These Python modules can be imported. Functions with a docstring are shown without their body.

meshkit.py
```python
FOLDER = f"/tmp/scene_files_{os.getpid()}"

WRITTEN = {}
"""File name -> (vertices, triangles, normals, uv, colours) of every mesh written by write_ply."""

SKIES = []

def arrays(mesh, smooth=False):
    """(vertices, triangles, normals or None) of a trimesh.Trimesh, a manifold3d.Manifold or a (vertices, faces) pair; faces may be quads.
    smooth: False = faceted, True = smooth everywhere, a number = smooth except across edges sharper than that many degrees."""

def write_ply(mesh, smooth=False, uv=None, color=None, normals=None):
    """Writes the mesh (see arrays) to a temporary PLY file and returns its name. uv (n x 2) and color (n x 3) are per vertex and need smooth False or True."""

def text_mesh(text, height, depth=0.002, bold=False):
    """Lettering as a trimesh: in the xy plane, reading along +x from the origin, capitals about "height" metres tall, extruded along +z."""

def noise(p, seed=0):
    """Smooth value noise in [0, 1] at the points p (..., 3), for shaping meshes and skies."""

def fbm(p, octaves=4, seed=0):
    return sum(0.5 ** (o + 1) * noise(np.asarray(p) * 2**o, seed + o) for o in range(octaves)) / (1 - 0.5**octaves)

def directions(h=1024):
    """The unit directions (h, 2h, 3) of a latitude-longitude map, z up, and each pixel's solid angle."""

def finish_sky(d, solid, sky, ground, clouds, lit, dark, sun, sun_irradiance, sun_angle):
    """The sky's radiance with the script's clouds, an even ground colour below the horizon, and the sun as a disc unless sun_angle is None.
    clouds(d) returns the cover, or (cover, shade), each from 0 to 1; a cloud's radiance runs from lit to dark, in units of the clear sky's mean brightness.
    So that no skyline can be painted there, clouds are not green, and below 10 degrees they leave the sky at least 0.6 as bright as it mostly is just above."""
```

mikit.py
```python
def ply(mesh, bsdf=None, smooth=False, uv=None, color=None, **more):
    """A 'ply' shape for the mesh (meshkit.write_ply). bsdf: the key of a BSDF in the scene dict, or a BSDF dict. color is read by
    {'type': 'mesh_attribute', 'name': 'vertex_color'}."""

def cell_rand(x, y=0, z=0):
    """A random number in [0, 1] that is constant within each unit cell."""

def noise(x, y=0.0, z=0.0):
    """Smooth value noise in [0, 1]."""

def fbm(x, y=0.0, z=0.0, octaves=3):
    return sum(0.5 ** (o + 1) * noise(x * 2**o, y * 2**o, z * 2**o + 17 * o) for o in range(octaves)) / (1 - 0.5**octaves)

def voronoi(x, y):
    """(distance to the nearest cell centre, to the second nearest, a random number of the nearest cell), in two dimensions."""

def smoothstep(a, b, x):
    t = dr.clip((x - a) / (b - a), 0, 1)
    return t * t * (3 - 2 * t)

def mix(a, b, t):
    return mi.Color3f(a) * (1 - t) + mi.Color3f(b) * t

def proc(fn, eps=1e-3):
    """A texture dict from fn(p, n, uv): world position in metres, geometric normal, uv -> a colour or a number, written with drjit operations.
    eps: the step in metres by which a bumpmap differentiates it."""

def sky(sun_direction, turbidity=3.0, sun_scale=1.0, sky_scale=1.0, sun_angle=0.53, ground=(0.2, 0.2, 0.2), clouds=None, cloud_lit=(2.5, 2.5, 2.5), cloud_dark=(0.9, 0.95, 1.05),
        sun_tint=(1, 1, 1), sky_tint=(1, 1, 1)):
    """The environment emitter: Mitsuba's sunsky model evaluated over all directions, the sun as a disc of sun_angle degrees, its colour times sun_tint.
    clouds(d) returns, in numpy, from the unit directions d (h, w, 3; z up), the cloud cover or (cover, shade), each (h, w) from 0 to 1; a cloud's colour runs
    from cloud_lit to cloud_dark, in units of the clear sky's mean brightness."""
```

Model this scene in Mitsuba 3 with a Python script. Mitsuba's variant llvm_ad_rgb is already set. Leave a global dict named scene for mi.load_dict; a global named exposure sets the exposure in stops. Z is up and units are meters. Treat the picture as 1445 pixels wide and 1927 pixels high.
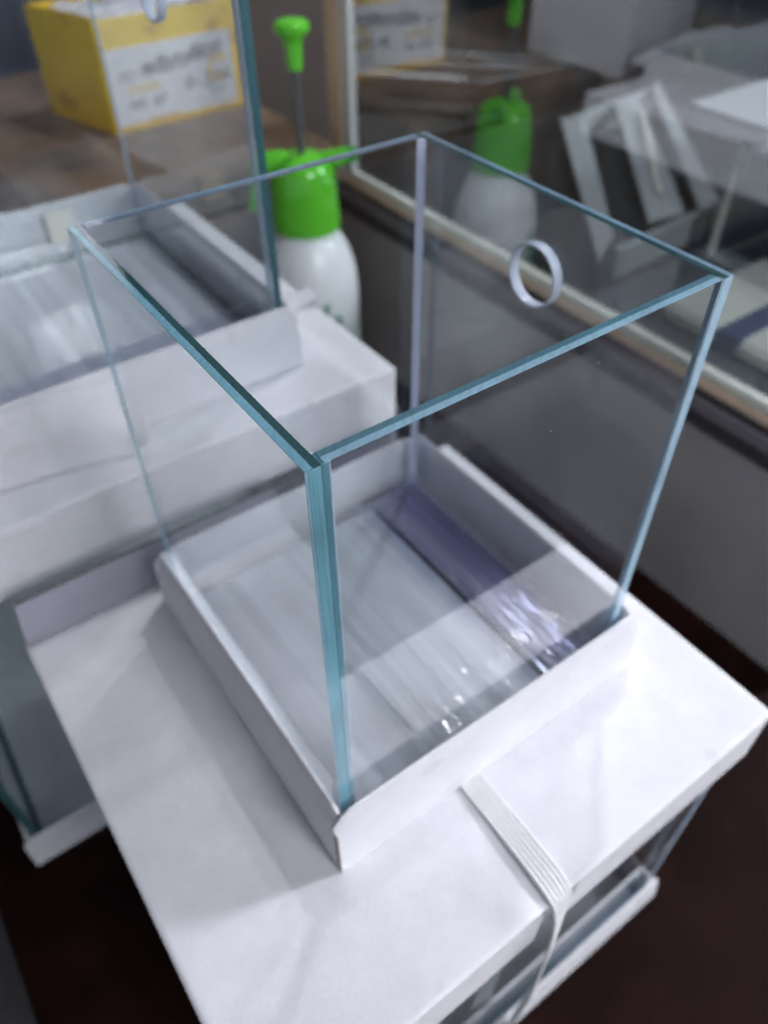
import math, random
import numpy as np
import trimesh
import manifold3d as m3
import mitsuba as mi
import drjit as dr
import mikit, meshkit
from mikit import proc, noise, fbm, smoothstep, mix, ply
from mitsuba import ScalarTransform4f as T

rng = np.random.default_rng(7)
scene, labels = {}, {}

# ------------------------------------------------------------------ camera, light, exposure
# z = 0 is the table top; the big display tank's near top corner stands at (0, 0, ZT)
ZT = 0.575
CAM = np.array([-0.0772946, -0.14930414, 0.14908999 + ZT])
FWD = np.array([0.40966152, 0.57876415, -0.70513084])
UP = np.array([0.41490885, 0.57017813, 0.70904693])
exposure = 0.1
scene['camera'] = {
    'type': 'thinlens', 'fov': 53.09, 'fov_axis': 'x', 'aperture_radius': 0.0019, 'focus_distance': 0.252,
    'near_clip': 0.01, 'far_clip': 50.0,
    'to_world': T().look_at(origin=CAM.tolist(), target=(CAM + FWD).tolist(), up=UP.tolist())}
# the dim indoor air of the shop all around
scene['room_light'] = {'type': 'constant', 'radiance': {'type': 'rgb', 'value': [0.105, 0.11, 0.132]}}
LAMP_A = dict(pos=(1.05, 0.78, 2.05), size=(0.085, 0.085), rad=(440, 445, 490), aim=(1.05, 0.78, 0))      # high behind right
LAMP_B = dict(pos=(1.68, -0.46, 1.16), size=(0.26, 0.26), rad=(112, 113.5, 125), aim=(0.1, 0.1, 0.3))      # hanging low at the front right
LAMP_D = dict(pos=(1.36, 0.62, 2.05), size=(0.085, 0.085), rad=(240, 242, 268), aim=(1.36, 0.62, 0))     # its neighbour
LAMP_C = dict(pos=(0.30, -1.75, 1.50), size=(0.60, 0.60), rad=(20, 20.1, 21.8), aim=(0.1, 0.2, 0.35))  # front fill light added behind the photographer


# ------------------------------------------------------------------ helpers
def put(key, mesh, bsdf, smooth=False, **more):
    base, k, n = key, key, 0
    while k in scene:
        n += 1
        k = f'{base}_{n:03d}'
    scene[k] = ply(mesh, bsdf, smooth=smooth, **more)
    return k


def tag(key, label, category=None, group=None, kind=None):
    d = {'label': label}
    if category:
        d['category'] = category
    if group:
        d['group'] = group
    if kind:
        d['kind'] = kind
    labels[key] = d


def box(x0, x1, y0, y1, z0, z1, c=0.0005):
    """A box with chamfered edges."""
    c = min(c, 0.45 * min(x1 - x0, y1 - y0, z1 - z0))
    p = []
    for x, sx in ((x0, 1), (x1, -1)):
        for y, sy in ((y0, 1), (y1, -1)):
            for z, sz in ((z0, 1), (z1, -1)):
                p += [(x + sx * c, y + sy * c, z), (x + sx * c, y, z + sz * c), (x, y + sy * c, z + sz * c)]
    return m3.Manifold.hull_points(np.array(p, float))


def tm(m):
    q = m.to_mesh()
    return trimesh.Trimesh(np.array(q.vert_properties[:, :3]), np.array(q.tri_verts), process=False)


def lathe(profile, n=48):
    """profile of (radius, z), revolved round z."""
    return trimesh.creation.revolve(np.array(profile, float), sections=n)


def tube(path, r, n=10):
    path = np.array(path, float)
    rr = np.broadcast_to(np.asarray(r, float), (len(path),))
    tan = np.gradient(path, axis=0)
    tan /= np.linalg.norm(tan, axis=1, keepdims=True)
    a = np.array([0.3, 0.2, 0.93])
    vs, fs = [], []
    for i, (p, t) in enumerate(zip(path, tan)):
        u = np.cross(t, a); u /= np.linalg.norm(u)
        w = np.cross(t, u)
        an = np.arange(n) * 2 * np.pi / n
        vs.append(p + rr[i] * (np.cos(an)[:, None] * u + np.sin(an)[:, None] * w))
    v = np.vstack(vs + [path[:1], path[-1:]])
    m = len(path)
    for i in range(m - 1):
        for j in range(n):
            k = (j + 1) % n
            fs += [(i * n + j, i * n + k, (i + 1) * n + k), (i * n + j, (i + 1) * n + k, (i + 1) * n + j)]
    for j in range(n):
        k = (j + 1) % n
        fs += [(m * n, k, j), (m * n + 1, (m - 1) * n + j, (m - 1) * n + k)]
    return trimesh.Trimesh(v, np.array(fs), process=False)


def grid(nu, nv, fn, thick=0.0):
    """A sheet of nu x nv quads through the points fn(u, v); with a thickness it becomes a closed slab along the normals."""
    u, v = np.meshgrid(np.linspace(0, 1, nu + 1), np.linspace(0, 1, nv + 1), indexing='ij')
    P = fn(u, v).reshape(-1, 3)
    idx = np.arange((nu + 1) * (nv + 1)).reshape(nu + 1, nv + 1)
    q = np.stack([idx[:-1, :-1], idx[1:, :-1], idx[1:, 1:], idx[:-1, 1:]], -1).reshape(-1, 4)
    f = np.vstack([q[:, [0, 1, 2]], q[:, [0, 2, 3]]])
    if thick <= 0:
        return trimesh.Trimesh(P, f, process=False)
    n = trimesh.Trimesh(P, f, process=False).vertex_normals
    V = np.vstack([P, P - n * thick])
    N = len(P)
    edge = np.r_[idx[:, 0], idx[-1, 1:], idx[-2::-1, -1], idx[0, -2:0:-1]]
    nxt = np.roll(edge, -1)
    side = np.vstack([np.stack([edge, edge + N, nxt + N], 1), np.stack([edge, nxt + N, nxt], 1)])
    return trimesh.Trimesh(V, np.vstack([f, f[:, ::-1] + N, side]), process=False)


# ------------------------------------------------------------------ materials
def rgb(*c):
    return {'type': 'rgb', 'value': list(c)}


def mat(key, d):
    scene[key] = d
    return key


def principled(color, rough=0.5, **k):
    base = color if isinstance(color, dict) else rgb(*color)
    return {'type': 'twosided', 'bsdf': {'type': 'principled', 'base_color': base, 'roughness': rough, **k}}


def board_color(p, n, uv):
    f = fbm(p.x * 55, p.y * 55, p.z * 55, 4)
    g = noise(p.x * 900, p.y * 900, p.z * 900)
    c = mi.Color3f(0.775, 0.775, 0.80) * (0.91 + 0.14 * f) * (0.965 + 0.07 * g)
    spot = smoothstep(0.83, 0.88, noise(p.x * 60 + 5, p.y * 60, p.z * 60))
    return mix(c, mi.Color3f(0.62, 0.60, 0.59), spot * 0.35)


mat('white_board', {'type': 'twosided', 'bsdf': {'type': 'bumpmap', 'nested': {
    'type': 'principled', 'base_color': proc(board_color), 'roughness': 0.5, 'specular': 0.35},
    'texture': proc(lambda p, n, uv: 0.0006 * fbm(p.x * 70, p.y * 70, p.z * 70, 3) + 0.00006 * noise(p.x * 1500, p.y * 1500, p.z * 1500), eps=2e-4), 'scale': 1.0}})
mat('dimmed_white_board', principled((0.40, 0.42, 0.43), 0.45))  # white board, its dimness behind the aquarium glass put into the colour
mat('shaded_flap_board', principled((0.31, 0.31, 0.36), 0.4))  # white flap of the lid with its shade put into the colour
mat('slit_shade', principled((0.28, 0.25, 0.22), 0.8))  # painted shade of the open slit at the tray corner
mat('tank_glass', {'type': 'thindielectric', 'int_ior': 1.55, 'ext_ior': 1.0, 'specular_transmittance': rgb(0.965, 0.982, 0.985)})
mat('pane_sheet', {'type': 'thindielectric', 'int_ior': 1.52, 'ext_ior': 1.0, 'specular_transmittance': rgb(0.945, 0.97, 0.975)})
mat('glass_edge', principled((0.045, 0.12, 0.135), 0.12, specular=0.6))
mat('pale_glass_edge', principled((0.42, 0.52, 0.62), 0.15, specular=0.6))
mat('shop_glass', {'type': 'thindielectric', 'int_ior': 2.4, 'ext_ior': 1.0, 'specular_transmittance': rgb(0.58, 0.64, 0.64)})
def edge_mat(key, c, rough=0.14, spec=0.8):
    """A cut glass edge: grinding streaks and slanted tool marks, with the glass reflections painted into the tone."""
    def col(p, n, uv):
        f = fbm(p.x * 30, p.y * 30, p.z * 22, 3)
        tool = noise((p.x + p.y) * 260 + p.z * 60, (p.x - p.y) * 900, p.z * 12)
        streak = noise(p.x * 1500, p.y * 1500, p.z * 9)
        return mi.Color3f(*c) * (0.45 + 0.75 * f + 0.22 * tool + 0.22 * streak)
    mat(key, principled(proc(col), rough, specular=spec, clearcoat=0.5, clearcoat_gloss=0.95))


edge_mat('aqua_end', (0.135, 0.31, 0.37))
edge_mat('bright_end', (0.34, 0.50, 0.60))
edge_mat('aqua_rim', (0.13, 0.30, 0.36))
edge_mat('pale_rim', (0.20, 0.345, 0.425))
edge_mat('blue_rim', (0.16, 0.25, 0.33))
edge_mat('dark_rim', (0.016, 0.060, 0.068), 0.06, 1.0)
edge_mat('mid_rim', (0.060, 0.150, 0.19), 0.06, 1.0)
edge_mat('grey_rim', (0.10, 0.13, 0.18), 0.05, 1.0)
mat('silicone_pale', {'type': 'twosided', 'bsdf': {'type': 'principled', 'base_color': rgb(0.62, 0.69, 0.85), 'roughness': 0.22, 'specular': 0.5}})
mat('silicone', {'type': 'twosided', 'bsdf': {'type': 'principled', 'base_color': rgb(0.46, 0.58, 0.70), 'roughness': 0.2, 'specular': 0.5}})
mat('ground_glass', {'type': 'twosided', 'bsdf': {'type': 'principled', 'base_color': rgb(0.60, 0.67, 0.78), 'roughness': 0.3}})


def film_sheet(key, tr, ior=1.5):
    mat(key, {'type': 'thindielectric', 'int_ior': ior, 'ext_ior': 1.0, 'specular_transmittance': rgb(*tr)})


mat('film_stack', principled(proc(lambda p, n, uv: mi.Color3f(0.58, 0.61, 0.645) * (0.70 + 0.36 * noise(p.x * 420, p.y * 5, 0) * noise(p.x * 60, p.y * 3, 4) + 0.22 * noise(p.x * 130, p.y * 4, 8))), 0.3, specular=0.5))
mat('film_stack_purple', principled(proc(lambda p, n, uv: mi.Color3f(0.235, 0.245, 0.305) * (0.7 + 0.55 * noise(p.x * 500, p.y * 5, 0) + 0.2 * noise(p.x * 90, p.y * 4, 8))), 0.16, specular=0.6, clearcoat=1.0, clearcoat_gloss=0.985))
film_sheet('film_purple', (0.84, 0.85, 0.95))
film_sheet('film_clear', (0.90, 0.92, 0.95))
film_sheet('film_grey', (0.93, 0.95, 0.96))


def table_color(p, n, uv):
    f = fbm(p.x * 9, p.y * 26, p.z, 4)
    s = smoothstep(0.45, 0.75, fbm(p.x * 22 + 3, p.y * 22, 0, 3))
    return mix(mi.Color3f(0.011, 0.0034, 0.0027) * (0.7 + 0.6 * f), mi.Color3f(0.024, 0.008, 0.006), s * 0.35)


mat('dark_table', principled(proc(table_color), 0.6, specular=0.06))


def cab_color(p, n, uv):
    f = fbm(p.x * 6, p.y * 6, p.z * 6, 4)
    st = noise(p.y * 14, p.z * 1.5, 0)
    return mi.Color3f(0.54, 0.52, 0.51) * (0.5 + 0.7 * f + 0.2 * st)


mat('grey_panel', principled(proc(cab_color), 0.12, specular=1.0, clearcoat=1.0, clearcoat_gloss=0.99))
mat('grey_strip', principled((0.20, 0.19, 0.20), 0.3, specular=0.6))
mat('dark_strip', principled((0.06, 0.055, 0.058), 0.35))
mat('cream_silicone', principled((0.88, 0.89, 0.78), 0.35))
mat('tan_frame', principled((0.70, 0.54, 0.40), 0.4))
mat('white_frame', principled((0.66, 0.68, 0.68), 0.35))
mat('dark_inside', principled((0.012, 0.014, 0.016), 0.7))


def carton_color(p, n, uv):
    f = fbm(p.x * 14, p.y * 14, p.z * 14, 4)
    s = smoothstep(0.52, 0.72, fbm(p.x * 11 + 9, p.y * 11, p.z * 11, 3))
    return mix(mi.Color3f(0.165, 0.106, 0.064) * (0.6 + 0.6 * f), mi.Color3f(0.08, 0.066, 0.056), s * 0.9) * (0.75 + 0.5 * noise(p.x * 31, p.y * 31, p.z * 31))


mat('kraft_card', principled(proc(carton_color), 0.75))
mat('navy_cloth', principled(proc(lambda p, n, uv: mi.Color3f(0.020, 0.027, 0.052) * (0.6 + 0.8 * fbm(p.x * 7, p.y * 7, p.z * 7, 3))), 0.8))
mat('brown_wall', principled(proc(lambda p, n, uv: mi.Color3f(0.035, 0.030, 0.028) * (0.7 + 0.6 * fbm(p.x * 4, p.y * 4, p.z * 4, 3))), 0.6))
mat('taupe_board', principled(proc(lambda p, n, uv: mi.Color3f(0.125, 0.100, 0.087) * (0.8 + 0.4 * fbm(p.x * 6, p.y * 6, p.z * 6, 3))), 0.6))
mat('floor_grey', principled(proc(lambda p, n, uv: mi.Color3f(0.20, 0.195, 0.19) * (0.8 + 0.4 * fbm(p.x * 8, p.y * 8, 0, 3))), 0.5))


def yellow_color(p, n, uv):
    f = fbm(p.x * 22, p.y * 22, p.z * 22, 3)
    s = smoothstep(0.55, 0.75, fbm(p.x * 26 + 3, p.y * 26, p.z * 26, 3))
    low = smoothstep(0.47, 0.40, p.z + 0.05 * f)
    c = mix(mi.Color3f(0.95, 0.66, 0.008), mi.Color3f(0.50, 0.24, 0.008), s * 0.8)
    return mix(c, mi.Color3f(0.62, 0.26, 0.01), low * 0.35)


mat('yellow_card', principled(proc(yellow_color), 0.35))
mat('paper_label', principled((0.80, 0.81, 0.83), 0.6))
mat('black_ink', principled((0.03, 0.03, 0.04), 0.6))
mat('grey_ink', principled((0.10, 0.10, 0.13), 0.6))
mat('yellow_ink', principled((0.78, 0.58, 0.08), 0.6))
mat('blue_ink', principled((0.25, 0.42, 0.55), 0.6))
mat('red_ink', principled((0.62, 0.26, 0.10), 0.6))
mat('green_plastic', principled((0.115, 0.58, 0.030), 0.09, specular=0.6))
mat('dark_green_plastic', principled((0.03, 0.33, 0.012), 0.3, specular=0.6))
mat('grey_rod', principled((0.085, 0.085, 0.09), 0.3))
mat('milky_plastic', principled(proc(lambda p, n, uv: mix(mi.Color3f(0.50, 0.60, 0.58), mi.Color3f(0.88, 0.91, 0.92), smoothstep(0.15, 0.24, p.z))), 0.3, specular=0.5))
mat('green_print', principled((0.06, 0.28, 0.15), 0.4))
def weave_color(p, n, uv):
    # the threads are white; shade is painted into the gaps between the eight ribs
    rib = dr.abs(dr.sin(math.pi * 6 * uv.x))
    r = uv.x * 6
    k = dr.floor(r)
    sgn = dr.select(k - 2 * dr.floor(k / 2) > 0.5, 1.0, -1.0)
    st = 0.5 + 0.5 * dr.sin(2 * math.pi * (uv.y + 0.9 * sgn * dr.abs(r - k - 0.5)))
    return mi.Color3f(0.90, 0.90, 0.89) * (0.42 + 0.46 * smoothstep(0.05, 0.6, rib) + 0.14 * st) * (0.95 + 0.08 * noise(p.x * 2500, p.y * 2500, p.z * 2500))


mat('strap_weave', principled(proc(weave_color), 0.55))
mat('bag_plastic', principled((0.78, 0.78, 0.80), 0.3, specular=0.5))
mat('cream_sticker', principled((0.80, 0.79, 0.70), 0.5))
mat('lamp_case', principled((0.7, 0.7, 0.7), 0.5))


# ------------------------------------------------------------------ the setting
put('floor', tm(box(-4, 4, -4, 4, -0.80, -0.76)), 'floor_grey')
tag('floor', 'grey floor beyond the table edge', kind='structure')

put('table__top', tm(box(-0.222, 1.5, -1.2, 1.6, -0.03, 0.0, 0.003)), 'dark_table')
for x, y in ((-0.17, -1.1), (1.42, -1.1), (-0.17, 1.5), (1.42, 1.5)):
    put('table__leg', tm(box(x - 0.025, x + 0.025, y - 0.025, y + 0.025, -0.76, -0.0305, 0.003)), 'dark_table')
tag('table', 'dark reddish brown table under all the glass tanks', 'table')

put('wall', tm(box(-2.0, 0.36, 1.34, 1.38, -0.76, 2.2)), 'navy_cloth')
tag('wall', 'dark navy wall left behind the yellow carton', 'wall')
put('wall_001', tm(box(0.362, 2.2, 1.30, 1.38, -0.76, 2.2)), 'brown_wall')
tag('wall_001', 'dark grey brown wall behind the sprayer', 'wall')

# lamps
for k, L, lab in (('ceiling_lamp', LAMP_A, 'square ceiling lamp high above the back right, outside the view'),
                  ('ceiling_lamp_001', LAMP_D, 'small square ceiling lamp beside the one at the back right, outside the view'),
                  ('hanging_lamp', LAMP_B, 'square lamp hanging low at the front right, outside the view'),
                  ('hanging_lamp_001', LAMP_C, 'large square fill lamp added behind the photographer, outside the view')):
    sx, sy = L['size']
    dirn = np.array(L['aim'], float) - L['pos']
    M = T().look_at(origin=list(L['pos']), target=list(L['aim']), up=[0, 1, 0] if abs(dirn[0]) + abs(dirn[1]) < 1e-6 else [0, 0, 1])
    scene[k + '__diffuser'] = {'type': 'rectangle', 'to_world': M.scale([sx / 2, sy / 2, 1]), 'emitter': {'type': 'area', 'radiance': rgb(*L['rad'])}}
    cm = tm(box(-sx / 2 - .02, sx / 2 + .02, -sy / 2 - .02, sy / 2 + .02, -.05, -.005, .004))
    cm.apply_transform(np.array(M.matrix, float))
    put(k + '__case', cm, 'lamp_case')
    tag(k, lab, 'lamp')


# ------------------------------------------------------------------ glass tanks
def solid_tank(key, x0, x1, y0, y1, z0, z1, t, hole=None):
    """A rimless tank: four solid panes butted together, a bottom sheet, clear silicone in the inner corners."""
    g = 0.0009
    c = 0.0003
    e = 0.0004                                   # the coloured skin of an edge
    zt = z1 - e

    def sheet(axis, at, a0, a1, hole=None):
        from shapely.geometry import Polygon, Point
        pg = Polygon([(a0, z0), (a1, z0), (a1, zt), (a0, zt)])
        if hole:
            pg = pg.difference(Point(hole[0], hole[1]).buffer(hole[2], 32))
        v, f = trimesh.creation.triangulate_polygon(pg, engine='earcut')
        V = np.stack([np.full(len(v), at), v[:, 0], v[:, 1]] if axis == 0 else [v[:, 0], np.full(len(v), at), v[:, 1]], 1)
        return trimesh.Trimesh(V, f, process=False)

    left = sheet(0, x0 + .0001, y0 + e, y1 - e)
    right = sheet(0, x1 - .0001, y0 + e, y1 - e, hole)
    front = sheet(1, y0 + .0002, x0 + t + .0001, x1 - t - g)
    back = sheet(1, y1 - .0001, x0 + t + g, x1 - t - g)
    if hole:
        hy, hz, hr = hole
        a = np.array([(hr - 0.0001, -t / 2 + .0002), (hr - 0.0001, t / 2 - .0002), (hr - .0012, t / 2 - .0002), (hr - .0012, -t / 2 + .0002), (hr - 0.0001, -t / 2 + .0002)])
        ring = trimesh.creation.revolve(a, sections=64)
        ring.apply_transform(trimesh.transformations.rotation_matrix(np.pi / 2, [0, 1, 0]))
        ring.apply_translation([x1 - t / 2, hy, hz])
        put(key + '__hole_rim', ring, 'ground_glass', smooth=40)
    k = 0.0001
    w = t * 0.5                                   # rim halves painted lighter outside, darker inside, for reflections within the glass
    # pane, material of its outer rim, of its inner rim, of its ends
    for m, outer, inner, ends, mo, mn in (
            (left, (x0 + .0002, x0 + w, y0 + .0002, y1 - .0002), (x0 + w + .0001, x0 + t - .0002, y0 + .0002, y1 - .0002),
             [(x0 + .0011, x0 + t - .0003, y0, y0 + e - k, 'aqua_end'), (x0 + .0001, x0 + .0010, y0, y0 + e - k, 'pale_rim'), (x0 + .0003, x0 + .0030, y1 - e + k, y1, 'pale_rim')], 'aqua_rim', 'dark_rim'),
            (front, (x0 + t + g, x1 - t - g, y0 + .0002, y0 + w), (x0 + t + g, x1 - t - g, y0 + w + .0001, y0 + t - .0002), [], 'pale_rim', 'mid_rim'),
            (right, (x1 - w, x1 - .0002, y0 + .0002, y1 - .0002), (x1 - t + .0002, x1 - w - .0001, y0 + .0002, y1 - .0002),
             [(x1 - t + .0003, x1 - .0003, y0, y0 + e - k, 'bright_end'), (x1 - .0030, x1 - .0003, y1 - e + k, y1, 'aqua_end')], 'blue_rim', 'dark_rim'),
            (back, (x0 + t + g, x1 - t - g, y1 - w, y1 - .0002), (x0 + t + g, x1 - t - g, y1 - t + .0002, y1 - w - .0001), [], 'blue_rim', 'grey_rim')):
        pk = put(key + '__pane', m, 'tank_glass')
        put(pk + '__lit_tone_edge', tm(box(*outer, zt + k, z1, .0001)), mo)
        put(pk + '__dark_tone_edge', tm(box(*inner, zt + k, z1 - .0001, .0001)), mn)
        for q in ends:
            put(pk + '__lit_tone_edge', tm(box(*q[:4], z0, zt - k, .0001)), q[4])
    for jx, jy, a, b, mj in ((x1 - t - g, y0, .0003, t * .5, 'bright_end'), (x1 - t - g, y1 - t, .0003, t * .6, 'silicone')):
        put(key + '__silicone_joint', tm(box(jx + .00015, jx + g - .00015, jy + a, jy + b, z0, zt - k, .0001)), mj)
    put(key + '__silicone_joint', tm(box(x0 + t + .0001, x0 + t + .0024, y0 + .0005, y0 + t - .0003, z0, zt - k, .0002)), 'aqua_end')  # aqua strip added for the refracted view of the corner glass
    put(key + '__silicone_joint', tm(box(x0 + t + .0025, x0 + t + .0033, y0 + .0005, y0 + t - .0003, z0, zt - k, .0002)), 'silicone')
    for cx, cy, sx, sy, b in ((x0 + t, y0 + t, 1, 1, .0012), (x1 - t, y1 - t, -1, -1, .0036)):
        o = 0.0002
        pts = [(0, 0), (b, 0), (b * .55, b * .22), (b * .22, b * .55), (0, b)]
        V = np.array([(cx + sx * (o + px), cy + sy * (o + py), z) for z in (z0 + .004, z1 - .0006) for px, py in pts])
        put(key + '__silicone_bead', tm(m3.Manifold.hull_points(V)), 'silicone_pale', smooth=50)
    put(key + '__bottom_pane', trimesh.Trimesh([(x0 + t, y0 + t, z0 + .004), (x1 - t, y0 + t, z0 + .004), (x1 - t, y1 - t, z0 + .004), (x0 + t, y1 - t, z0 + .004)],
                                              [(0, 1, 2), (0, 2, 3)], process=False), 'pane_sheet')




def sheet_tank(key, x0, x1, y0, y1, z0, z1, t, edge='glass_edge', edge2='pale_glass_edge', joint=False):
    """A tank seen out of focus: each pane one glass sheet, with its cut edges as strips."""
    e, h = 0.0012, t / 2
    for (ax, ay), (bx, by), em in (((x0 + h, y0), (x0 + h, y1), edge), ((x0 + t, y0 + h), (x1 - t, y0 + h), edge2), ((x1 - h, y0), (x1 - h, y1), edge), ((x0 + t, y1 - h), (x1 - t, y1 - h), edge2)):
        k = put(key + '__pane', trimesh.Trimesh([(ax, ay, z0), (bx, by, z0), (bx, by, z1), (ax, ay, z1)], [(0, 1, 2), (0, 2, 3)], process=False), 'pane_sheet')
        if ax == bx:
            bars = [(box(ax - h, ax + h, ay, by, z1 + .0001, z1 + e), edge2), (box(ax - h, ax + h, ay, by, z0 - e, z0 - .0001), em),
                    (box(ax - h, ax + h, ay - e, ay - .0001, z0, z1), em), (box(ax - .0015, ax + .0015, by + .0001, by + e, z0, z1), edge2)]
        else:
            bars = [(box(ax, bx, ay - h, ay + h, z1 + .0001, z1 + e), em), (box(ax, bx, ay - h, ay + h, z0 - e, z0 - .0001), edge)]
        for b, m in bars:
            put(k + '__edge', tm(b), m)
    if joint:
        put(key + '__silicone_joint', tm(box(x1 - t - .001, x1 - t - .0002, y0 + .0003, y0 + t, z0, z1, .0002)), 'silicone')
    put(key + '__bottom_pane', trimesh.Trimesh([(x0 + t, y0 + t, z0 + .004), (x1 - t, y0 + t, z0 + .004), (x1 - t, y1 - t, z0 + .004), (x0 + t, y1 - t, z0 + .004)],
                                              [(0, 1, 2), (0, 2, 3)], process=False), 'pane_sheet')


# ------------------------------------------------------------------ folded white board trays
def wall_slab(a, b, lean, z0, z1, t, wob=0.0, seed=0, roundend=0.0):
    """A folded board wall from a to b (xy of its outer foot), leaning in by lean at the rim; its rim is a soft fold."""
    a, b = np.array(a, float), np.array(b, float)
    d = b - a
    L = np.linalg.norm(d); d /= L
    inw = np.array([-d[1], d[0]])            # inward = left of a->b
    prof = [(0, 0.0), (0.15, 0.25), (0.3, 0.5), (0.45, 0.75), (0.62, 0.9), (0.85, 0.985), (1.1, 1.0)]
    H = z1 - z0
    out = []
    n = 40
    for i in range(n + 1):
        s = i / n
        w = wob * (meshkit.noise(np.array([[s * 5, seed, 0.5]]))[0] - 0.5) * 2
        top = H * (1 + 0.02 * (meshkit.noise(np.array([[s * 4, seed + 9, 0.1]]))[0] - 0.5))
        e = min(s, 1 - s) * L
        if roundend and e < roundend:
            top *= 1 - 0.16 * (1 - e / roundend) ** 2
        row = []
        o = lean
        # outer face up, over the fold, inner face down
        pts = [(0, 0), (o * .30, .30), (o * .62, .62), (o * .86, .86), (o * 1.0 + .12 * t, .95), (o + .35 * t, .99), (o + .65 * t, .99), (o + .9 * t, .95), (o + t, .86), (o * .8 + t * 1.0, .5), (o * .6 + t, 0)]
        for q, z in pts:
            bulge = w * math.sin(math.pi * min(z, 1.0))
            p = a + d * s * L + inw * (q + bulge)
            row.append((p[0], p[1], z0 + z * top))
        out.append(row)
    P = np.array(out)
    m, k = P.shape[:2]
    V = P.reshape(-1, 3)
    idx = np.arange(m * k).reshape(m, k)
    f = []
    for i in range(m - 1):
        for j in range(k):
            j2 = (j + 1) % k
            f += [(idx[i, j], idx[i + 1, j], idx[i + 1, j2]), (idx[i, j], idx[i + 1, j2], idx[i, j2])]
    for j in range(1, k - 1):
        f += [(idx[0, 0], idx[0, j], idx[0, j + 1]), (idx[-1, 0], idx[-1, j + 1], idx[-1, j])]
    return trimesh.Trimesh(V, np.array(f), process=False)


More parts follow.
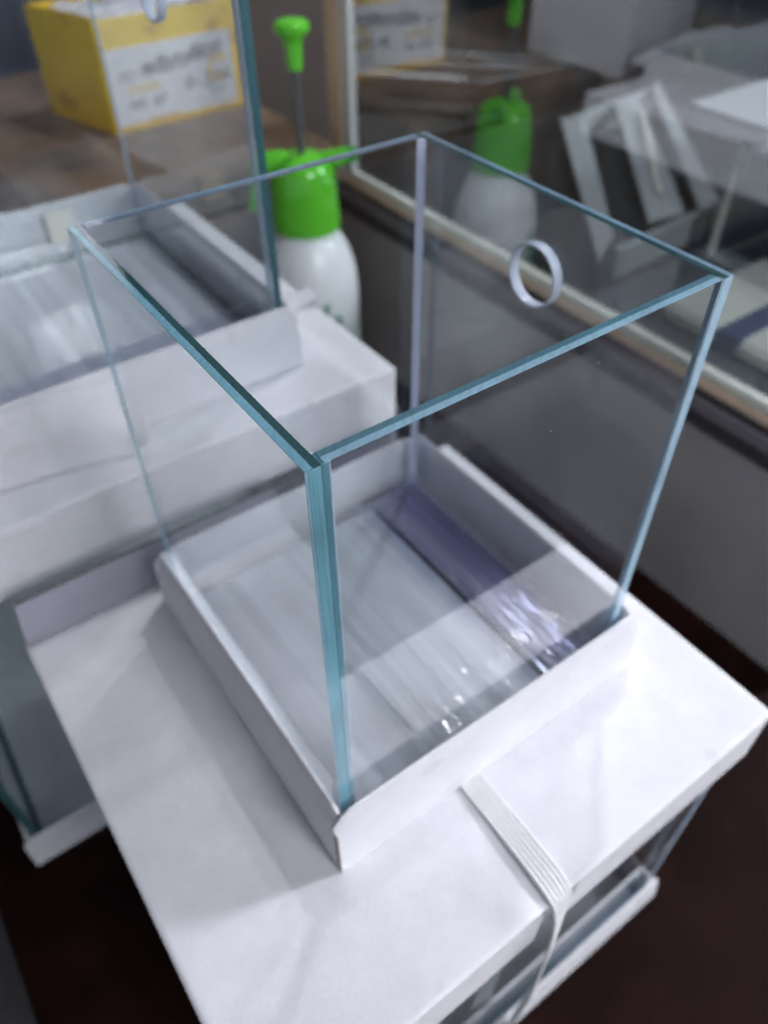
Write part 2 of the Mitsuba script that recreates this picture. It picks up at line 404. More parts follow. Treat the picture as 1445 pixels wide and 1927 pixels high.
def tray(key, x0, x1, y0, y1, z0, z1, lean=0.004, t=0.0035, gap=0.003, seed=0):
    """Outer foot rectangle x0..x1, y0..y1; the walls rise from the floor sheet and lean in to the glass."""
    put(key + '__floor', tm(box(x0 + .004, x1 - .004, y0 + .004, y1 - .004, z0 + .0006, z0 + .003, .0004)), 'white_board')
    r = 0.012
    put(key + '__wall', wall_slab((x0 + gap * 0.2, y0), (x1 - gap * .2, y0), lean, z0 + .0004, z1, t, .0010, seed + 1, r), 'white_board', smooth=50)
    put(key + '__wall', wall_slab((x1, y0 + gap), (x1, y1 - .0006), lean, z0 + .0004, z1, t, .0012, seed + 2, r), 'white_board', smooth=50)
    put(key + '__wall', wall_slab((x1 - t - lean - .0006, y1), (x0 + gap * .2, y1), lean, z0 + .0004, z1, t, .0010, seed + 3, r), 'white_board', smooth=50)
    put(key + '__wall', wall_slab((x0, y1 - gap), (x0, y0 + gap), lean, z0 + .0004, z1, t, .0012, seed + 4, r), 'white_board', smooth=50)


# ------------------------------------------------------------------ the near stack: lower tank in its tray and lid, small tank on top
ZL = 0.309
tray('packing_tray_001', -0.103, 0.256, -0.0885, 0.2300, 0.0005, 0.034, lean=.004, seed=20)
tag('packing_tray_001', 'white base tray low on the table with the strap running down to it', 'tray')
sheet_tank('glass_tank_001', -0.094, 0.246, -0.080, 0.2215, 0.006, ZL - 0.006, 0.0065, edge='pale_glass_edge')
tag('glass_tank_001', 'glass tank standing under the strapped white lid, mostly hidden', 'glass tank')

lid = 'box_lid'
LX0, LX1, LY0, LY1, LH = -0.0985, 0.2545, -0.0868, 0.2275, 0.053
SX = 0.076                                    # the strap crosses the front edge here


def lid_top(u, v):
    x = LX0 + (LX1 - LX0) * u
    y = LY0 + (LY1 - LY0) * v
    z = ZL + 0.0016 * (meshkit.fbm(np.stack([x * 11, y * 11, 0 * x], -1), 2, 5) - 0.5)
    d = np.hypot((x - SX) / 0.017, (y - LY0) / 0.012)
    z = z - 0.0038 * np.exp(-d ** 2)                     # pulled down by the strap
    d2 = np.hypot((np.abs(x - SX) - 0.020) / 0.012, (y - LY0) / 0.016)
    z = z + 0.0010 * np.exp(-d2 ** 2)                    # and pushed up beside it
    fold = np.minimum(np.minimum(x - LX0, LX1 - x), np.minimum(y - LY0, LY1 - y))
    z = z - 0.0012 * np.exp(-fold / 0.0012)
    return np.stack([x, y, z], -1)


def warp(u, k):
    return u


uu = np.unique(np.r_[np.linspace(0, 1, 61), np.linspace(0, .012, 6), np.linspace(.988, 1, 6), np.linspace(.40, .60, 60)])
vv = np.unique(np.r_[np.linspace(0, 1, 41), np.linspace(0, .016, 8), np.linspace(.984, 1, 6), np.linspace(0, .14, 36)])


def grid_at(us, vs, fn, thick):
    nu, nv = len(us) - 1, len(vs) - 1
    return grid(nu, nv, lambda a, b: fn(np.interp(a, np.linspace(0, 1, nu + 1), us), np.interp(b, np.linspace(0, 1, nv + 1), vs)), thick)


put(lid + '__top', grid_at(uu, vv, lid_top, 0.0022), 'white_board', smooth=60)
B = 0.0022


def lid_wall(poly, ya, yb):
    """A front wall piece: a polygon in x, z, extruded from y = ya to yb."""
    from shapely.geometry import Polygon
    m = trimesh.creation.extrude_polygon(Polygon(poly), yb - ya, engine='earcut')
    v = m.vertices.copy()
    m.vertices = np.stack([v[:, 0], yb - v[:, 2], v[:, 1]], 1)
    return m


def arc(cx, cz, r, a0, a1, n=8):
    return [(cx + r * math.cos(a), cz + r * math.sin(a)) for a in np.radians(np.linspace(a0, a1, n))]


zt, zb = ZL - 0.0032, ZL - LH
put(lid + '__front_wall', lid_wall([(LX0, zb), (SX - .0105, zb)] + arc(SX - .0205, zt - .010, .010, 0, 90) + [(LX0, zt)], LY0 + .0002, LY0 + .0022), 'white_board')
put(lid + '__front_wall', lid_wall([(SX + .0135, zb), (LX1, zb), (LX1, zt)] + arc(SX + .0215, zt - .008, .008, 90, 180), LY0 + .0002, LY0 + .0022), 'white_board')
put(lid + '__inner_wall', tm(box(LX0 + .006, LX1 - .006, LY0 + .0030, LY0 + .0048, zb + .004, zt - .004, .0004)), 'white_board')
put(lid + '__side_wall', tm(box(LX0 + .0002, LX0 + B, LY0 + .0026, LY1 - .003, zb, zt - .0002, .0004)), 'white_board')
put(lid + '__side_wall', tm(box(LX1 - B, LX1 - .0002, LY0 + .0026, LY1 - .003, zb, zt - .0002, .0004)), 'white_board')
put(lid + '__back_wall', tm(box(LX0 + .0004, LX1 - .0004, LY1 - B, LY1 - .0002, zb, zt - .0002, .0004)), 'white_board')


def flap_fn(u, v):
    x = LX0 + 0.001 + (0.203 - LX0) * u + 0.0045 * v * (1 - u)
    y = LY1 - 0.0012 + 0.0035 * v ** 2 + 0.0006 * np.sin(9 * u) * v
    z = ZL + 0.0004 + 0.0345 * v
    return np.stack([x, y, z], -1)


put(lid + '__flap', grid(40, 10, flap_fn, 0.002), 'shaded_flap_board', smooth=40)
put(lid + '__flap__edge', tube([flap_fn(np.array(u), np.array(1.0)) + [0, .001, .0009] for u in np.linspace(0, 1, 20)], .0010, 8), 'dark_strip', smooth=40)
labels[lid + '__flap'] = {'label': 'upright white flap along the back of the lid, its shade painted in as grey, with a dark top edge'}
tag(lid, 'white board lid with a woven strap over its front edge, under the small tank', 'box lid')

# the tray and the small tank in focus
tray('packing_tray', -0.0095, 0.2110, -0.0125, 0.2110, ZL + 0.0006, 0.3600, lean=.0045, t=.0036, gap=.0042, seed=3)
put('packing_tray__slit_shade_strip', tm(box(-0.0096, -0.0084, -0.0118, -0.0086, ZL + .001, 0.350, .0003)), 'slit_shade')  # dark strip put in for the shade inside the open slit
labels['packing_tray__slit_shade_strip'] = {'label': 'dark strip painted as the shade in the open slit at the near corner of the tray'}
tag('packing_tray', 'white board tray holding the small tank in focus on the strapped lid', 'tray')
solid_tank('glass_tank', 0.0, 0.2, 0.0, 0.2008, 0.315, ZT, 0.0062, hole=(0.1026, ZT - 0.0425, 0.0166))
tag('glass_tank', 'small open rimless glass tank in focus with a round hole in its far right pane', 'glass tank')


# a few specks of dust on the front pane
sp = []
for i in range(14):
    b = trimesh.creation.icosphere(1, rng.uniform(.00012, .00032))
    b.apply_scale([rng.uniform(.8, 1.8), .3, rng.uniform(.8, 2.2)])
    b.apply_translation([rng.uniform(.02, .19), -.00005, rng.uniform(.37, ZT - .01)])
    sp.append(b)
put('glass_tank__dust', trimesh.util.concatenate(sp), 'bag_plastic', smooth=True)
labels['glass_tank__dust'] = {'label': 'few specks of dust on the front pane', 'kind': 'stuff'}


# clear film lying folded on the bottom of the small tank
def film_mesh(x0, x1, y0, y1, z, amp, freq, seed, nx=90, ny=50, along=0.14):
    def fn(u, v):
        x = x0 + (x1 - x0) * u
        y = y0 + (y1 - y0) * v
        q = np.stack([x * freq, y * freq * along + seed, 0 * x + seed], -1)
        zz = z + amp * (meshkit.fbm(q, 3, seed) - 0.35) + amp * 0.25 * (meshkit.noise(np.stack([x * 40, y * 25, 0 * x + seed], -1), seed) - .5)
        return np.stack([x, y, np.maximum(zz, z - amp * 0.3)], -1)
    return grid(nx, ny, fn)


zf = 0.3225
put('plastic_film__layer', film_mesh(0.153, 0.1905, 0.0075, 0.1935, zf + .001, .0020, 150, 11, 160, 40), 'film_stack_purple', smooth=True)
put('plastic_film__layer', film_mesh(0.141, 0.1915, 0.0085, 0.1915, zf + .0050, .0022, 110, 12, 160, 40, .07), 'film_purple', smooth=True)
put('plastic_film__layer', film_mesh(0.170, 0.1925, 0.008, 0.1945, zf + .0080, .0022, 120, 14, 120, 40, .07), 'film_purple', smooth=True)
put('plastic_film__layer', film_mesh(0.012, 0.1490, 0.009, 0.188, zf + .0005, .0011, 90, 15, 260, 40, .05), 'film_stack', smooth=True)
put('plastic_film__layer', film_mesh(0.030, 0.158, 0.009, 0.190, zf + .0055, .0022, 90, 16, 160, 50), 'film_grey', smooth=True)
tag('plastic_film', 'stacked clear film sleeves with a purple tinge lying on the bottom of the small tank', 'plastic film')

# ------------------------------------------------------------------ the woven strap
pts = np.array([[0.0772, -0.0110, ZL + .0014], [0.0770, -0.030, ZL + .0019], [0.0762, -0.055, ZL + .0026], [0.0757, -0.072, ZL + .0026], [0.0755, -0.0815, ZL + .0012],
                [0.0754, -0.0868, ZL - .0020], [0.0757, -0.0893, ZL - .0095], [0.0765, -0.0899, ZL - .024], [0.0785, -0.0905, ZL - .050], [0.0795, -0.0918, ZL - .10], [0.0790, -0.0930, ZL - .17],
                [0.0750, -0.0905, ZL - .255], [0.0735, -0.0900, 0.004]])
wid = np.array([.0150, .0152, .0154, .0156, .0158, .0156, .0150, .0140, .0135, .0135, .0135, .0135, .0135])
twi = np.radians([0, 0, 0, 0, 0, -3, -6, -15, -19, -20, -20, -22, -24])
from scipy.interpolate import CubicSpline, PchipInterpolator
sp = np.r_[0, np.cumsum(np.linalg.norm(np.diff(pts, axis=0), axis=1))]
S = np.linspace(0, sp[-1], 700)
path = PchipInterpolator(sp, pts)(S)
tan = np.gradient(path, axis=0); tan /= np.linalg.norm(tan, axis=1, keepdims=True)
W, TW = PchipInterpolator(sp, wid)(S), PchipInterpolator(sp, twi)(S)
side0 = np.array([1.0, 0.05, 0.0])
side = side0 - (tan @ side0)[:, None] * tan
side /= np.linalg.norm(side, axis=1, keepdims=True)
nor = np.cross(side, tan)
nor *= np.where(nor[:, 2:3] + 1e-9 - nor[:, 1:2] > 0, 1, -1)
sid = np.cos(TW)[:, None] * side + np.sin(TW)[:, None] * nor
nor = np.cross(tan, sid)
nor *= np.sign((nor * np.array([0, -.3, 1])).sum(1).mean()) or 1
NW = 64
vs = []
for j in range(NW + 1):
    a = j / NW - 0.5
    # eight ribs along the strap, each a row of slanted stitches
    rib = np.abs(np.sin(np.pi * 6 * (a + .5)))
    st = 0.5 + 0.5 * np.sin(2 * np.pi * (S / 0.0021 + 0.9 * np.abs(((a + .5) * 6) % 1 - .5) * (1 if int((a + .5) * 5.999) % 2 else -1)))
    h = 0.00075 * rib ** .6 + 0.00045 * st * rib
    edge = 0.0004 * max(0, (abs(a) - .46) / .04)
    vs.append(path + sid * (a * W)[:, None] + nor * (h - edge)[:, None])
P = np.stack(vs, 1)
top = P.reshape(-1, 3)
low = (path[:, None] + sid[:, None] * ((np.arange(NW + 1) / NW - .5)[None, :, None] * W[:, None, None]) - nor[:, None] * 0.0009).reshape(-1, 3)
idx = np.arange(700 * (NW + 1)).reshape(700, NW + 1)
q = np.stack([idx[:-1, :-1], idx[1:, :-1], idx[1:, 1:], idx[:-1, 1:]], -1).reshape(-1, 4)
f = np.vstack([q[:, [0, 1, 2]], q[:, [0, 2, 3]]])
edge = np.r_[idx[:, 0], idx[-1, 1:], idx[-2::-1, -1], idx[0, -2:0:-1]]
nxt = np.roll(edge, -1); N = len(top)
suv = np.stack([np.broadcast_to((np.arange(NW + 1) / NW)[None], (700, NW + 1)), np.broadcast_to((S / 0.0021)[:, None], (700, NW + 1))], -1).reshape(-1, 2)
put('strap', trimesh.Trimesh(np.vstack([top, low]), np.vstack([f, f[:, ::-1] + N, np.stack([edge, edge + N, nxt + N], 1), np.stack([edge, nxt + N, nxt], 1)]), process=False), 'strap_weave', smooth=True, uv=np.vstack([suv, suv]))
tag('strap', 'white woven carrying strap bent over the front edge of the near lid', 'strap')

# ------------------------------------------------------------------ the left stack
tray('packing_tray_003', -0.1815, 0.2340, 0.2570, 0.640, 0.0005, 0.040, lean=.004, seed=40)
tag('packing_tray_003', 'white base tray of the lower left tank, its corner standing on the dark table', 'tray')
sheet_tank('glass_tank_003', -0.1720, 0.2250, 0.2660, 0.630, 0.006, 0.368, 0.0065)
tag('glass_tank_003', 'grey looking lower left glass tank under the left white lid', 'glass tank')

l2 = 'box_lid_001'
X0, X1, Y0, Y1, Z1, H = -0.1820, 0.2280, 0.2640, 0.660, 0.375, 0.055


def lid2_top(u, v):
    x = X0 + (X1 - X0) * u
    y = Y0 + (Y1 - Y0) * v
    z = Z1 + 0.0012 * (meshkit.fbm(np.stack([x * 9, y * 9, 0 * x + 3], -1), 2, 8) - 0.5)
    fold = np.minimum(np.minimum(x - X0, X1 - x), np.minimum(y - Y0, Y1 - y))
    return np.stack([x, y, z - 0.0014 * np.exp(-fold / 0.0015)], -1)


u2 = np.unique(np.r_[np.linspace(0, 1, 41), np.linspace(0, .012, 6), np.linspace(.988, 1, 6)])
put(l2 + '__top', grid_at(u2, u2, lid2_top, 0.0024), 'white_board', smooth=60)
put(l2 + '__front_wall', tm(box(X0, X1, Y0 + .0002, Y0 + B, Z1 - H, Z1 - .0036, .0004)), 'white_board')
put(l2 + '__back_wall', tm(box(X0, X1, Y1 - B, Y1 - .0002, Z1 - H, Z1 - .0036, .0004)), 'white_board')
put(l2 + '__side_wall', tm(box(X0, X0 + B, Y0 + .003, Y1 - .003, Z1 - H, Z1 - .0036, .0004)), 'white_board')
put(l2 + '__side_wall', tm(box(X1 - B, X1, Y0 + .003, Y1 - .003, Z1 - H, Z1 - .0036, .0004)), 'white_board')
tag(l2, 'white board lid on the lower left tank, its square corner in front of the sprayer', 'box lid')

t2 = 'packing_tray_002'
tray(t2, -0.140, 0.1720, 0.3110, 0.6120, Z1 + .0008, 0.428, lean=.0035, t=.004, seed=60)


def bulge_fn(u, v):
    x = -0.139 + (0.0340 + 0.139) * u
    y = 0.3092 - (0.004 + 0.024 * u ** 2.2) * np.sin(np.pi * np.clip(v * 0.55 + .42, 0, 1)) + 0.0050 * v
    z = Z1 + .0012 + 0.046 * v
    r = np.clip((u - .90) / .10, 0, 1)
    x = x - 0.010 * r * (1 - v) ** 3                     # the lower corner is rounded off
    return np.stack([x, y, z + 0.006 * r ** 2 * (1 - v) ** 2], -1)


put(t2 + '__bulged_flap', grid(60, 16, bulge_fn, 0.0018), 'white_board', smooth=50)
tag(t2, 'white board tray with a bulging front flap, on the left lid', 'tray')
sheet_tank('glass_tank_002', -0.130, 0.1635, 0.3225, 0.6000, 0.381, 0.705, 0.0065, joint=True)
labels['glass_tank_002'] = {'label': 'tall glass tank out of focus at upper left, in front of the yellow carton', 'category': 'glass tank'}
a = np.array([(.0165, -.0033), (.0165, .0033), (.0148, .0033), (.0148, -.0033), (.0165, -.0033)])
ring = trimesh.creation.revolve(a, sections=48)
ring.apply_transform(trimesh.transformations.rotation_matrix(np.pi / 2, [0, 1, 0]))
ring.apply_translation([0.1602, 0.461, 0.6035])
put('glass_tank_002__hole_rim', ring, 'ground_glass', smooth=40)


put('plastic_film_001__layer', film_mesh(-0.120, 0.145, 0.335, 0.560, .3880, .0016, 80, 31, 260, 40, .03), 'film_stack', smooth=True)


def film_lip(u, v):
    x = -0.128 + 0.276 * u
    y = 0.3300 + 0.0012 * np.sin(14 * u)
    z = 0.3990 + 0.0325 * v + 0.0008 * np.sin(9 * u)
    return np.stack([x, y + 0 * v, z], -1)


put('plastic_film_001__layer', grid(60, 4, film_lip), 'film_purple', smooth=True)
tag('plastic_film_001', 'clear film with a purple edge lying inside the upper left tank', 'plastic film')
put('sticker', tm(box(0.070, 0.094, 0.5915, 0.5921, 0.395, 0.425, .0001)), 'cream_sticker')
tag('sticker', 'small cream sticker inside the upper left tank at its back', 'sticker')


# the left lid's own strap, bunched over its right edge
def loop_fn(u, v):
    t = np.pi * (u * 1.05 - .1)
    x = X1 - 0.024 + 0.026 * np.sin(np.clip(t, -.3, np.pi / 2 + .35) * .92)
    z = Z1 + 0.0015 + 0.008 * np.sin(np.clip(t, 0, np.pi)) - 0.045 * np.clip(u - .55, 0, 1)
    y = 0.392 + 0.018 * (v - .5) + 0.002 * np.sin(9 * u)
    return np.stack([x, y, z + .0010 * np.cos(14 * v)], -1)


put('strap_001', grid(30, 12, loop_fn, .0014), 'bag_plastic', smooth=40)
tag('strap_001', 'short white strap bunched over the right edge of the left lid', 'strap')


# crumpled white bag behind the left tray
def bag_fn(u, v):
    x = -0.13 + 0.20 * u
    y = 0.622 + 0.10 * v
    q = np.stack([x * 22, y * 22, 0 * x + 4], -1)
    z = 0.376 + (0.036 * np.sin(np.pi * np.clip(v, 0, 1)) ** .7 * np.sin(np.pi * np.clip(u, 0, 1)) ** .4) * (0.55 + 0.9 * meshkit.fbm(q, 4, 3)) + .010 * np.abs(meshkit.noise(q * 1.7, 9) - .5) * np.sin(np.pi * v)
    return np.stack([x, y, z], -1)


put('plastic_bag', grid(70, 40, bag_fn, 0.001), 'bag_plastic', smooth=35)
tag('plastic_bag', 'crumpled white plastic bag behind the upper left tank', 'plastic bag')

# ------------------------------------------------------------------ pressure sprayer
sx, sy = 0.383, 0.660
s = 'spray_bottle'


def at(m, z=0.0):
    m.apply_translation([sx, sy, z])
    return m


body = [(0, .0), (.054, .0), (.058, .003), (.0605, .010), (.0605, .222)] + [(.0605 * math.cos(a) + .0, .222 + .096 * math.sin(a)) for a in np.radians(np.linspace(6, 49, 12))] + [(.036, .300), (.036, .315), (0, .315)]
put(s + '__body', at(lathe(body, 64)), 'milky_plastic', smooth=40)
cap = [(0.0365, .306), (.0405, .306), (.0412, .309), (.0408, .322), (.0400, .324), (.0396, .338), (.0390, .340), (.0386, .352), (.0380, .355), (.0368, .372), (.034, .381), (.028, .387), (.018, .391), (.0, .392)]
put(s + '__cap', at(lathe(cap, 64)), 'green_plastic', smooth=35)
labels[s + '__cap'] = {'label': 'bright green screw cap of the sprayer'}
put(s + '__pump_rod', at(lathe([(0, .390), (.0048, .390), (.0048, .482), (0, .482)], 24)), 'grey_rod', smooth=40)
put(s + '__pump_handle', at(lathe([(0, .4785), (.0076, .4785), (.0084, .482), (.0094, .504), (.0120, .5105), (.0172, .5135), (.0190, .5175), (.0182, .522), (.0140, .525), (.008, .5260), (0, .5255)], 40)), 'green_plastic', smooth=40)
# nozzle towards the right, trigger towards the left (as the camera sees it)
rt = np.array([0.8124, -0.583, 0.0]); c0 = np.array([sx, sy, .383])
put(s + '__nozzle', tm(m3.Manifold.batch_hull([m3.Manifold.sphere(.012, 24).translate((c0 + rt * .014 + [0, 0, -.004]).tolist()), m3.Manifold.sphere(.0095, 24).translate((c0 + rt * .050 + [0, 0, .006]).tolist())])), 'green_plastic', smooth=40)
put(s + '__nozzle__tip', tube([c0 + rt * .052 + [0, 0, .006], c0 + rt * .064 + [0, 0, .008]], [.009, .0075], 20), 'dark_green_plastic', smooth=40)
put(s + '__trigger', tm(m3.Manifold.batch_hull([m3.Manifold.sphere(.0125, 24).translate((c0 - rt * .024).tolist()), m3.Manifold.sphere(.0115, 24).translate((c0 - rt * .050 + [0, 0, -.002]).tolist())]) +
                        m3.Manifold.batch_hull([m3.Manifold.sphere(.009, 24).translate((c0 - rt * .050).tolist()), m3.Manifold.sphere(.006, 24).translate((c0 - rt * .064 + [0, 0, -.055]).tolist())])), 'green_plastic', smooth=40)
# small green print on the body, too blurred to read
view = math.atan2(-0.149 - sy, -0.077 - sx)
pr = []
for row, (z, n, hh) in enumerate(((.222, 5, .010), (.203, 7, .008), (.186, 4, .008))):
    for j in range(n):
        if rng.random() < .15:
            continue
        an = view - .05 + (j - n / 2) * .17 + row * .12
        seg = [(sx + .0609 * math.cos(an + d), sy + .0609 * math.sin(an + d), z + e) for d, e in
               zip(np.cumsum(rng.uniform(-.01, .045, 6)), rng.uniform(-hh, hh, 6))]
        pr.append(tube(seg, .0021, 6))
put(s + '__print', trimesh.util.concatenate(pr), 'green_print', smooth=40)
labels[s + '__print'] = {'label': 'blurred green print on the milky body'}
tag(s, 'pressure sprayer with bright green cap and pump handle and a milky white body', 'spray bottle')

# ------------------------------------------------------------------ cartons behind
put('brown_carton__body', tm(box(0.098, 0.4780, 0.742, 1.300, 0.0005, 0.358, .002)), 'kraft_card')
put('brown_carton__flap', tm(box(0.100, 0.476, 0.744, 1.018, 0.3583, 0.3600, .0006)), 'kraft_card')
put('brown_carton__flap', tm(box(0.100, 0.476, 1.0205, 1.298, 0.3583, 0.3600, .0006)), 'kraft_card')
tag('brown_carton', 'large scuffed brown cardboard carton under the yellow carton', 'carton')

yk = 'yellow_carton'
YB, YT = 0.3605, 0.4922
ang = math.atan2(.0080, .186)
R = np.array([[math.cos(ang), -math.sin(ang)], [math.sin(ang), math.cos(ang)]])


def yw(m):
    """from the carton's own frame (x along its front, y back, z up) to its place"""
    v = np.array(m.vertices)
    v[:, 0] -= 0.235 * v[:, 1]                          # the old carton has gone a little out of square
    v[:, :2] = v[:, :2] @ R.T + [0.2622, 0.9370]
    m.vertices = v
    return m


YL, YD = 0.200, 0.140
put(yk + '__wall', yw(tm(box(0, YL, 0, .002, YB, YT, .0006))), 'yellow_card')
put(yk + '__wall', yw(tm(box(0, YL, YD - .002, YD, YB, YT, .0006))), 'yellow_card')
put(yk + '__wall', yw(tm(box(0, .002, .0022, YD - .0022, YB, YT, .0006))), 'yellow_card')
put(yk + '__wall', yw(tm(box(YL - .002, YL, .0022, YD - .0022, YB, YT, .0006))), 'yellow_card')
put(yk + '__floor', yw(tm(box(.0022, YL - .0022, .0022, YD - .0022, YB, YB + .002, .0004))), 'yellow_card')


def side_flap(u, v):
    return np.stack([.001 + .030 * v - .012 * v ** 2, .004 + (YD - .008) * u, YT + .0005 - .014 * v + .003 * np.sin(7 * u) * v], -1)


put(yk + '__flap', yw(grid(20, 8, side_flap, .0012)), 'yellow_card', smooth=40)


def stuff_fn(u, v):
    q = np.stack([u * 5, v * 4, 0 * u + 2], -1)
    return np.stack([.028 + (YL - .034) * u, .006 + (YD - .012) * v, YT - .012 + .022 * (meshkit.fbm(q, 3, 4)) * np.sin(np.pi * np.clip(u, .02, .98)) ** .3], -1)


put('packing_paper', yw(grid(50, 36, stuff_fn, .001)), 'bag_plastic', smooth=35)
tag('packing_paper', 'crumpled white packing paper filling the open yellow carton', 'paper')
put(yk + '__label', yw(tm(box(.006, .1855, -.0006, -.0002, YB + .0085, YT - .034, .0001))), 'paper_label')
labels[yk + '__label'] = {'label': 'white paper label with blurred black handwriting'}


def writing(text, h, x, z, shear=.22, bold=False, rot=0.02, key='black_ink', depth=.0002):
    m = meshkit.text_mesh(text, h, depth, bold)
    v = np.array(m.vertices)
    v[:, 1] += 0.0008 * np.sin(v[:, 0] * 260)
    px = v[:, 0] + shear * v[:, 1]
    m.vertices = np.stack([x + px, -.0008 - v[:, 2], YB + z + v[:, 1] + rot * px], 1)
    m.invert()
    put(yk + '__label__writing', yw(m), key)


writing('cc-', .014, .018, .060, key='black_ink')
writing('wlbmr', .018, .050, .062, bold=True, rot=.06)
writing('8kyt', .017, .120, .068, bold=True, rot=.10)
writing('oxoxo', .012, .026, .044, bold=True, key='yellow_ink')
writing('sel  wl', .013, .024, .026, key='black_ink')
writing('9-164', .016, .106, .034, bold=True, key='grey_ink', rot=.06)
writing('C', .030, .140, .040, key='yellow_ink', bold=True)
writing('~~', .016, .140, .022, key='blue_ink', bold=True)
put(yk + '__label__stain', yw(tm(box(.050, .095, -.0011, -.0008, YB + .0088, YB + .0115, .0001))), 'red_ink')
tag(yk, 'worn open yellow carton with a handwritten white label, on the brown carton', 'carton')

# taupe board leaning behind the sprayer
bd = trimesh.Trimesh(*[np.array(x) for x in ([(0.60, 1.285, -.30), (1.15, 1.285, -.30), (1.15, 1.285, 1.2), (0.52, 1.285, 1.2), (0.60, 1.27, -.30), (1.15, 1.27, -.30), (1.15, 1.27, 1.2), (0.52, 1.27, 1.2)],
                                              [(0, 1, 2), (0, 2, 3), (4, 6, 5), (4, 7, 6), (0, 4, 5), (0, 5, 1), (1, 5, 6), (1, 6, 2), (2, 6, 7), (2, 7, 3), (3, 7, 4), (3, 4, 0)])], process=False)
put('taupe_panel', bd, 'taupe_board')
tag('taupe_panel', 'taupe board standing behind the sprayer and the large aquarium', 'board')

# ------------------------------------------------------------------ cabinet and large aquarium at the right
PX = 0.540
put('cabinet__front_panel', tm(box(PX, PX + .018, -0.03, 0.86, 0.0005, 0.2300, .001)), 'grey_panel')
put('cabinet__side_panel', tm(box(PX + .019, 1.45, .842, .860, 0.0005, 0.2300, .001)), 'grey_panel')
put('cabinet__dark_trim', tm(box(PX - .003, PX + .018, -0.03, 0.86, 0.2305, 0.2480, .001)), 'dark_strip')
put('cabinet__grey_trim', tm(box(PX - .005, PX + .018, -0.03, 0.86, 0.2485, 0.2640, .0015)), 'grey_strip')
put('cabinet__top', tm(box(PX - .002, 1.45, -0.03, 0.86, 0.2645, 0.2720, .001)), 'dark_strip')
tag('cabinet', 'glossy grey cabinet standing on the table under the large aquarium', 'cabinet')

aq = 'aquarium'
put(aq + '__frame', tm(box(PX - .003, PX + .010, -0.03, 0.845, 0.2725, 0.2825, .002)), 'tan_frame')
put(aq + '__frame', tm(box(PX - .001, PX + .010, -0.03, 0.845, 0.2830, 0.2950, .002)), 'cream_silicone')
put(aq + '__front_pane', trimesh.Trimesh([(PX + .002, -.03, .2955), (PX + .002, .80, .2955), (PX + .002, .80, 0.72), (PX + .002, -.03, 0.72)], [(0, 2, 1), (0, 3, 2)], process=False), 'shop_glass')
put(aq + '__corner_post', tm(box(PX - .002, PX + .010, .790, .812, .2955, 0.72, .002)), 'white_frame')
put(aq + '__corner_post', tm(box(PX - .003, PX + .010, .8125, .845, .2955, 0.72, .002)), 'tan_frame')
put(aq + '__end_pane', trimesh.Trimesh([(PX + .012, .835, .2955), (1.44, .835, .2955), (1.44, .835, 0.72), (PX + .012, .835, 0.72)], [(0, 2, 1), (0, 3, 2)], process=False), 'shop_glass')
put(aq + '__back_panel', tm(box(1.43, 1.44, -.03, .83, .2730, 0.72, .001)), 'dark_inside')
put(aq + '__floor', tm(box(PX + .012, 1.428, -.03, .83, .2725, .2780, .001)), 'dark_inside')
tag(aq, 'large dark aquarium at the right whose front pane mirrors the carton and sprayer', 'aquarium')

# things standing inside the aquarium
def plank(poly, z0, z1):
    from shapely.geometry import Polygon
    m = trimesh.creation.extrude_polygon(Polygon(poly), z1 - z0, engine='earcut')
    m.apply_translation([0, 0, z0])
    return m


bt = 'packaging_frame'
put(bt + '__board', plank([(0.883, 0.726), (0.905, 0.695), (0.640, 0.395), (0.582, 0.365)], 0.3145, 0.319), 'dimmed_white_board')
put(bt + '__board', plank([(1.000, 0.722), (1.055, 0.722), (0.762, 0.392), (0.706, 0.400)], 0.3145, 0.319), 'dimmed_white_board')
put(bt + '__board', plank([(1.110, 0.740), (1.144, 0.755), (0.808, 0.370), (0.776, 0.378)], 0.3145, 0.319), 'dimmed_white_board')
put(bt + '__cross_board', plank([(0.905, 0.717), (0.907, 0.730), (1.107, 0.750), (1.108, 0.736)], 0.2785, 0.314), 'dimmed_white_board')
put(bt + '__cross_board', plank([(0.625, 0.372), (0.627, 0.384), (0.800, 0.393), (0.800, 0.381)], 0.2785, 0.314), 'dimmed_white_board')
tag(bt, 'white board packaging frame lying inside the large aquarium', 'packaging')
put('stick', tube([(0.985, 0.655, .3235), (0.800, 0.470, .3235), (0.770, 0.438, .3235)], .004, 10), 'cream_sticker', smooth=40)
tag('stick', 'thin pale stick lying across the packaging frame in the aquarium', 'stick')
sheet_tank('glass_tank_004', 0.7644, 1.05, 0.060, 0.3397, 0.280, 0.420, 0.006, edge='cream_sticker')
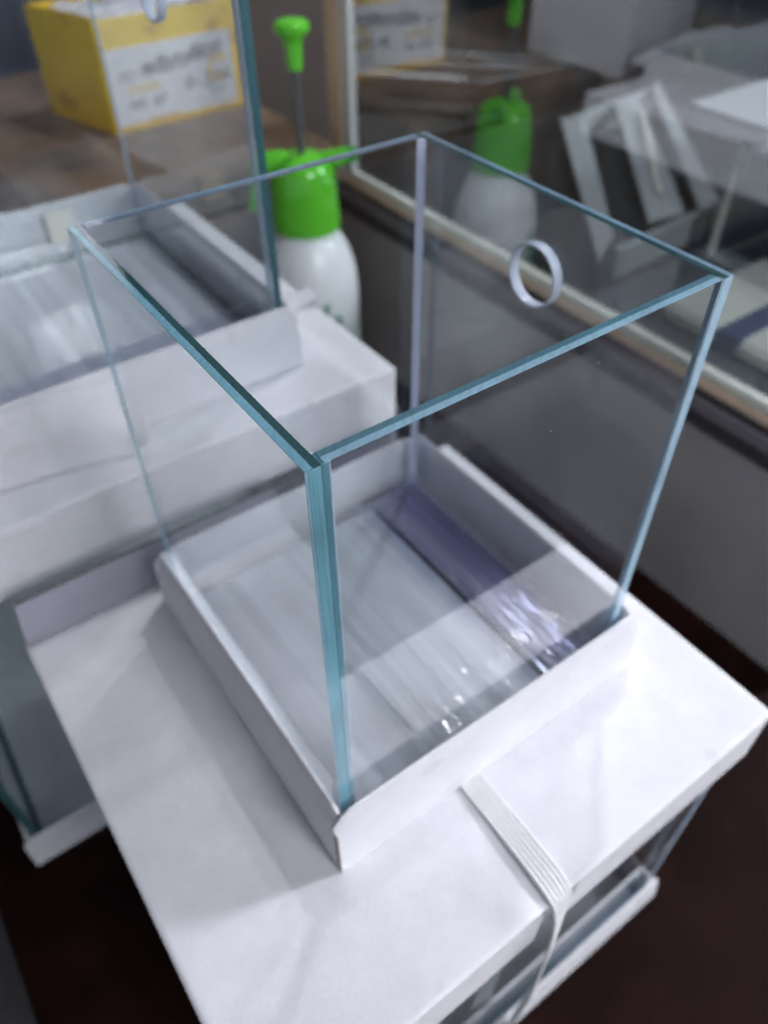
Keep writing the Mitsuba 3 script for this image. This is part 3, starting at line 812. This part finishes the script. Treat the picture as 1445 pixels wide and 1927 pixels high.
tag('glass_tank_004', 'small glass tank with pale edges inside the large aquarium', 'glass tank')
put('glass_tank_004__corner_post', tm(box(0.7600, 0.7690, 0.3405, 0.3475, 0.280, 0.4205, .001)), 'cream_sticker')
put('box_lid_002__top', tm(box(0.735, 1.07, 0.040, 0.405, 0.4405, 0.4440, .001)), 'dimmed_white_board')
put('box_lid_002__front_wall', tm(box(0.735, 0.7374, 0.040, 0.405, 0.4220, 0.4400, .0005)), 'dimmed_white_board')
put('box_lid_002__side_wall', tm(box(0.7378, 1.07, 0.4026, 0.405, 0.4220, 0.4400, .0005)), 'dimmed_white_board')
tag('box_lid_002', 'white board lid on the small tank inside the large aquarium', 'box lid')
put('packet__wrapper', tm(box(0.600, 0.780, 0.110, 0.285, 0.2785, 0.300, .006)), 'cream_sticker')
put('packet__band', tm(box(0.5990, 0.781, 0.185, 0.215, 0.2784, 0.3010, .002)), 'blue_band')
tag('packet', 'flat pale packet with a dark blue band on the aquarium floor', 'packet')
mat('blue_band', principled((0.06, 0.075, 0.17), 0.4))

# left of the yellow carton, seen mirrored in the aquarium
put('brown_carton_001__body', tm(box(-0.50, 0.060, 0.735, 1.300, 0.0005, 0.322, .002)), 'kraft_card')
put('brown_carton_001__flap', tm(box(-0.498, 0.058, 0.737, 1.298, 0.3223, 0.3240, .0006)), 'kraft_card')
tag('brown_carton_001', 'second brown carton left of the first, seen mirrored in the aquarium', 'carton')
wb = tm(box(0, .195, 0, .22, 0, .17, .002))
wb.apply_transform(trimesh.transformations.rotation_matrix(math.atan2(.974 - .782, .043 - .006), [0, 0, 1]))
wb.apply_translation([0.006, .782, .3245])
put('white_carton__body', wb, 'white_board')
lidw = tm(box(-.002, .197, -.002, .222, .1705, .1725, .0006))
lidw.apply_transform(trimesh.transformations.rotation_matrix(math.atan2(.974 - .782, .043 - .006), [0, 0, 1]))
lidw.apply_translation([0.006, .782, .3245])
put('white_carton__lid', lidw, 'white_board')
tag('white_carton', 'white carton on the second brown carton, seen mirrored in the aquarium', 'carton')
